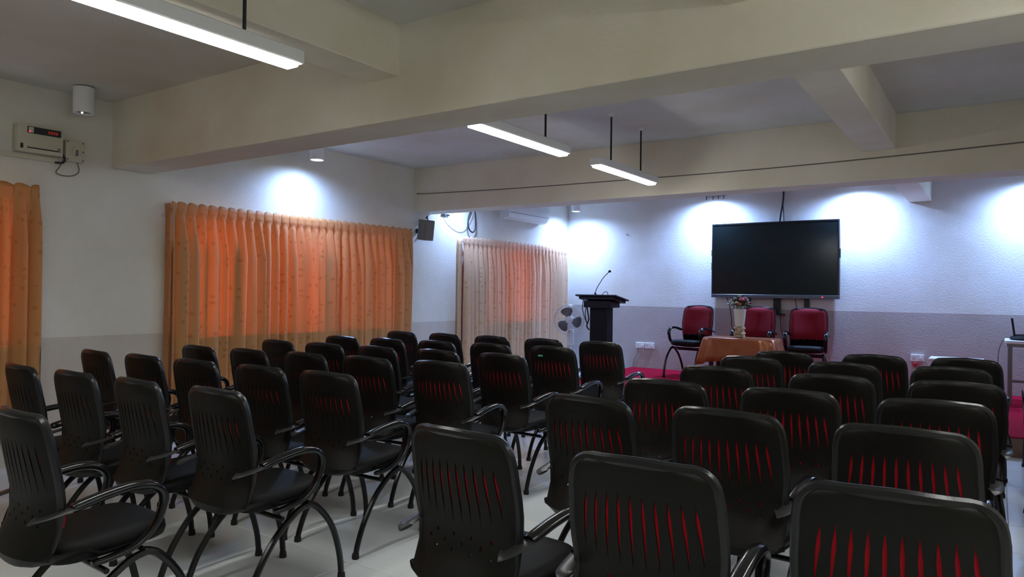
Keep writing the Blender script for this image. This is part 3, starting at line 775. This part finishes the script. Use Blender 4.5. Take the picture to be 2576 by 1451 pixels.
for k in range(90):
    a = rnd.uniform(0, 2*PI); el = rnd.uniform(-.35, 1.3); d = rnd.uniform(.05, .13)
    c = Vector((math.cos(a)*math.cos(el)*d*1.08, math.sin(a)*math.cos(el)*d, .075+math.sin(el)*d*.72))
    dr = Vector((math.cos(a)*math.cos(el), math.sin(a)*math.cos(el), math.sin(el)-.15)).normalized()
    sd_ = dr.cross(Vector((0, 0, 1))).normalized()*.032; nn = dr.cross(sd_)*.25
    MB().add([c-dr*.04, c+sd_+nn, c+dr*.05, c-sd_+nn, c-nn*.4], [(0, 1, 4), (1, 2, 4), (2, 3, 4), (3, 0, 4), (0, 3, 1), (1, 3, 2)]).build('leaf', 'leaf', bq, smooth=False)
for (x, y, z, m_, r_) in [(.06, -.10, .135, 'flower_pink', .040), (.095, -.06, .150, 'flower_pink', .032), (.045, -.13, .075, 'flower_pink', .028), (-.055, -.12, .085, 'flower_cream', .027), (.005, -.135, .095, 'flower_cream', .030), (-.03, -.09, .145, 'flower_lilac', .034), (-.085, -.07, .12, 'flower_cream', .025), (.02, -.05, .175, 'flower_lilac', .033), (.12, -.02, .09, 'flower_pink', .026), (-.10, 0, .10, 'flower_lilac', .028), (0, .09, .13, 'flower_pink', .035), (-.06, .08, .14, 'flower_cream', .03)]:
    f_ = MB()
    for lay, (n, rr, h) in enumerate(((6, 1.0, 0), (5, .72, .3), (4, .42, .55))):
        for i in range(n):
            a = 2*PI*i/n+lay*.5
            f_.sphere((x+math.cos(a)*r_*.5*rr, y+math.sin(a)*r_*.5*rr, z+r_*h*.6), r_*.5, 7, 5, (1, 1, .8))
    f_.build('flower', m_, bq)
st = MB()
for k in range(6):
    a = k*1.05; st.tube([(.02*math.cos(a), .02*math.sin(a), -.12), (.03*math.cos(a), .03*math.sin(a), 0), (.05*math.cos(a), .05*math.sin(a), .10)], .004, 5)
st.build('stems', 'leaf', bq)

# ------------------------------------------------------------------ wall speaker, air conditioner, controller
sp = thing('wall_speaker', 'small grey-brown box loudspeaker on the left wall under the beam end', 'speaker', (XL, 7.47, 0))
SM = Matrix.Translation((.17, 0, 2.335)) @ Matrix.Rotation(R(-12), 4, 'Z') @ Matrix.Rotation(R(8), 4, 'Y')
MB().rbox(-.08, .075, -.08, .08, -.14, .14, .008, M=SM).build('cabinet', 'grey_plastic', sp)
MB().rbox(.073, .09, -.076, .076, -.136, .136, .006, M=SM).build('grille', 'speaker_cloth', sp)
MB().box(0, .09, -.02, .02, 2.30, 2.36).build('bracket', 'dark_plastic', sp, smooth=False)
cable('short black cable looping from the back of the wall speaker', [(XL+.10, 7.555, 2.50), (XL+.08, 7.60, 2.54), (XL+.05, 7.645, 2.50), (XL+.05, 7.655, 2.42), (XL+.07, 7.60, 2.33)], .009)
cable('black cable loop hanging on the wall between speaker and air conditioner', [(XL+.06, 8.66, 2.75), (XL+.06, 8.58, 2.65), (XL+.06, 8.56, 2.52), (XL+.06, 8.60, 2.43), (XL+.06, 8.68, 2.40), (XL+.06, 8.74, 2.46), (XL+.06, 8.745, 2.6), (XL+.06, 8.72, 2.75)], .011)
cable('thin white cable drooping on the wall left of the air conditioner', [(XL+.03, 8.05, 2.62), (XL+.035, 8.16, 2.52), (XL+.035, 8.36, 2.44), (XL+.035, 8.52, 2.46), (XL+.045, 8.64, 2.60), (XL+.05, 8.70, 2.72)], .004, 'cable_white')
tag(MB().rbox(XL+.005, XL+.03, 8.0, 8.16, 2.60, 2.625, .003, seg=1).build('wall_hook', 'dark_plastic', smooth=False), 'tiny dark hook strip on the wall right of the speaker', 'hook')
ac = thing('air_conditioner', 'white split air conditioner on the left wall above the beige curtain', 'air conditioner', (XL, 10.06, 0))
prof = [(0, 2.98), (.17, 2.98), (.205, 2.94), (.215, 2.86), (.20, 2.78), (.16, 2.71), (.10, 2.685), (0, 2.69)]
rs = [[(x, yy, z) for (x, z) in prof] for yy in (-.62, .62)]
MB().rings(rs).build('body', 'white_plastic', ac, angle=40)
MB().rbox(.125, .150, -.52, .50, 2.688, 2.705, .003, M=Matrix.Translation((0, 0, 0)), seg=1).build('louvre', 'white_powder', ac, smooth=False)
MB().box(.198, .2075, -.60, .60, 2.783, 2.789).build('seam', 'grey_plastic', ac, smooth=False)
MB().rbox(.15, .21, -.635, -.615, 2.70, 2.95, .004, seg=1).build('end_cap', 'white_plastic', ac, smooth=False)

vc = thing('voltage_controller', 'ivory electrical control box with red lit display on the left wall', 'control box', (XL, 2.70, 0))
MB().rbox(0, .085, -.175, .175, 2.605, 2.83, .006).build('case', 'ivory_plastic', vc)
MB().rbox(.082, .092, -.10, .155, 2.762, 2.818, .004, seg=1).build('display_window', 'dark_plastic', vc, smooth=False)
MB().rbox(.088, .094, -.094, -.055, 2.766, 2.812, .002, seg=1).build('switch_label', 'ivory_plastic', vc, smooth=False)
MB().lathe([(.007, 0), (.006, .004), (.001, .006)], 10, Matrix.Translation((.093, -.085, 2.774)) @ Matrix.Rotation(R(90), 4, 'Y')).build('indicator_lamp', 'led_red', vc)
dg_ = MB()
for k in range(4):
    y = .055+k*.020; 
    for (a, b, c, d) in ((0, .012, 0, .003), (0, .012, .019, .022), (0, .003, 0, .022), (.009, .012, 0, .022)): dg_.box(.0915, .0932, y+a, y+b, 2.778+c, 2.778+d)
dg_.build('digits', 'led_dim', vc, smooth=False)
MB().box(.084, .088, -.10, .155, 2.637, 2.647).build('vent_slot', 'dark_plastic', vc, smooth=False)
MB().box(.084, .089, -.15, -.13, 2.63, 2.67).build('side_label', 'dark_plastic', vc, smooth=False)
MB().box(.084, .089, .13, .152, 2.637, 2.668).build('rating_label', 'grey_plastic', vc, smooth=False)
sb = thing('isolator_switch', 'square ivory rotary isolator switch right of the control box', 'switch', (XL, 2.985, 0))
MB().rbox(0, .055, -.078, .078, 2.582, 2.765, .005).build('box', 'ivory_plastic', sb)
MB().lathe([(.045, 0), (.045, .006), (.034, .010), (.03, .028), (.001, .03)], 18, Matrix.Translation((.055, 0, 2.675)) @ Matrix.Rotation(R(90), 4, 'Y')).build('knob', 'ivory_plastic', sb)
MB().rbox(.075, .092, -.010, .010, 2.63, 2.685, .004, M=Matrix.Translation((0, 0, 0)), seg=1).build('knob_grip', 'grey_plastic', sb, smooth=False)
for (dy, dz) in ((-.062, 2.752), (.062, 2.752), (-.062, 2.60), (.062, 2.60), (.064, 2.675)):
    MB().lathe([(.008, 0), (.008, .003), (.001, .004)], 8, Matrix.Translation((.055, dy, dz)) @ Matrix.Rotation(R(90), 4, 'Y')).build('screw', 'grey_plastic', sb)
tk = MB().rbox(XL, XL+.03, 1.4, 2.86, 2.555, 2.592, .003, seg=1).build('cable_trunking', 'ivory_plastic', smooth=False)
tag(tk, 'ivory cable trunking running along the wall under the control box', 'trunking')
cable('thick black cable curving from the control box down to the trunking', [(XL+.05, 2.86, 2.63), (XL+.06, 2.885, 2.62), (XL+.06, 2.90, 2.59), (XL+.055, 2.885, 2.56), (XL+.04, 2.83, 2.555)], .009)
cable('thin grey wire loop hanging under the isolator switch', [(XL+.02, 2.90, 2.58), (XL+.025, 2.87, 2.52), (XL+.025, 2.845, 2.475), (XL+.025, 2.89, 2.455), (XL+.025, 2.97, 2.46), (XL+.025, 3.02, 2.49), (XL+.025, 3.03, 2.53), (XL+.02, 3.015, 2.585)], .005, 'cable_grey')

# ------------------------------------------------------------------ sockets
def socket(x, z, lab, w_=.165, h=.10):
    t = thing('wall_socket', lab, 'socket', (x, YB, z), 0, 'wall sockets')
    MB().rbox(-w_/2, w_/2, -.035, 0, -h/2, h/2, .005, seg=1).build('plate', 'white_plastic', t, smooth=False)
    MB().rbox(w_*.18, w_*.38, -.042, -.034, -.02, .02, .003, seg=1).build('rocker_switch', 'white_powder', t, smooth=False)
    for (a, b) in ((-.25, .012), (-.32, -.012), (-.18, -.012)): MB().box(w_*a-.004, w_*a+.004, -.0362, -.034, b-.005, b+.005).build('pin_hole', 'dark_plastic', t, smooth=False)
    return t
socket(-5.205, .585, 'left white wall socket of the pair near the lectern')
socket(-5.025, .585, 'right white wall socket of the pair near the lectern')
socket(-.94, .625, 'single white wall socket low on the wall at right')
pg = thing('plug', 'red plug hanging under the single wall socket', 'plug', (-.965, YB-.04, .545))
MB().rbox(-.03, .03, -.02, .02, -.035, .02, .008).build('body', 'plug_red', pg)
MB().tube([(0, 0, -.03), (0, 0, -.06)], .006, 6).build('cord_stub', 'plug_red', pg)
cable('thin grey cable running from the paired sockets down to the stage', [(-5.25, YB-.02, .53), (-5.27, YB-.015, .42), (-5.33, YB-.015, .30), (-5.345, YB-.02, .20)], .004, 'cable_grey')
nl = tag(MB().tube([(-5.483, YB, 2.544), (-5.483, YB-.03, 2.544)], .008, 6).build('wall_nail', 'dark_plastic'), 'small dark nail in the wall between the lectern microphone and the display', 'nail')

# ------------------------------------------------------------------ right-hand corner: table with upturned stool, low white table
wt = thing('folding_table', 'white-topped table with grey legs in the right corner of the stage', 'table', (.62, 11.0, STG))
MB().rbox(-.54, .54, -.30, .30, .745, .785, .006, seg=1).build('table_top', 'table_white', wt, smooth=False)
MB().box(-.52, .52, -.28, -.25, .705, .745).build('apron', 'metal_grey', wt, smooth=False)
for sx in (-1, 1):
    for sy in (-1, 1):
        MB().rbox(sx*.485-.022, sx*.485+.022, sy*.26-.022, sy*.26+.022, 0, .745, .004, seg=1).build('leg', 'metal_grey', wt, smooth=False)
MB().box(-.49, .49, -.28, -.24, .27, .30).build('rail', 'metal_grey', wt, smooth=False)
us = thing('upturned_stool', 'black stool turned upside down on the corner table', 'stool', (.34, 10.95, STG+.785))
MB().lathe([(.20, 0), (.215, .02), (.20, .045), (.03, .05)], 22).build('seat', 'seat_black', us)
MB().tube([(.17*math.cos(2*PI*k/24), .17*math.sin(2*PI*k/24), .06) for k in range(24)], .008, 6, closed=True).build('ring', 'tube_black', us)
for k, a in enumerate((R(200), R(160), R(20), R(-70))):
    MB().tube([(.17*math.cos(a), .17*math.sin(a), .045), (.20*math.cos(a), .20*math.sin(a), .27)], .012, 8).build('leg', 'tube_black', us)
cable('grey cable hanging down beside the corner table leg', [(.06, 10.72, .98), (.02, 10.72, .86), (.01, 10.72, .70), (.02, 10.72, .5), (.04, 10.72, .20)], .006, 'cable_grey')
lw = thing('low_white_table', 'low white table by the back wall, just showing above the chairs', 'table', (-.42, 10.5, STG))
MB().rbox(-.29, .29, -.20, .20, .515, .545, .006, seg=1).build('table_top', 'table_white', lw, smooth=False)
for sx in (-1, 1):
    for sy in (-1, 1): MB().rbox(sx*.25-.02, sx*.25+.02, sy*.16-.02, sy*.16+.02, 0, .515, .004, seg=1).build('leg', 'table_white', lw, smooth=False)
MB().box(-.24, .24, -.17, -.15, .44, .515).build('apron', 'table_white', lw, smooth=False)
for (x, z, lab) in ((-3.945, 2.219, 'upper tiny dark screw in the wall left of the display'), (-3.945, 2.007, 'lower tiny dark screw in the wall left of the display')):
    tag(MB().tube([(x, YB, z), (x, YB-.025, z)], .006, 6).build('wall_screw', 'dark_plastic'), lab, 'screw')
hk = thing('hook_rail', 'row of small dark hooks high on the wall above the display, under the beam edge', 'hook', (-3.9, YB, 3.13))
MB().rbox(-.17, .18, -.02, 0, 0, .02, .003, seg=1).build('rail', 'dark_plastic', hk, smooth=False)
for x in (-.14, -.03, .06, .15): MB().tube([(x, -.015, .005), (x, -.02, -.04), (x, -.035, -.055)], .007, 6).build('hook', 'dark_plastic', hk)
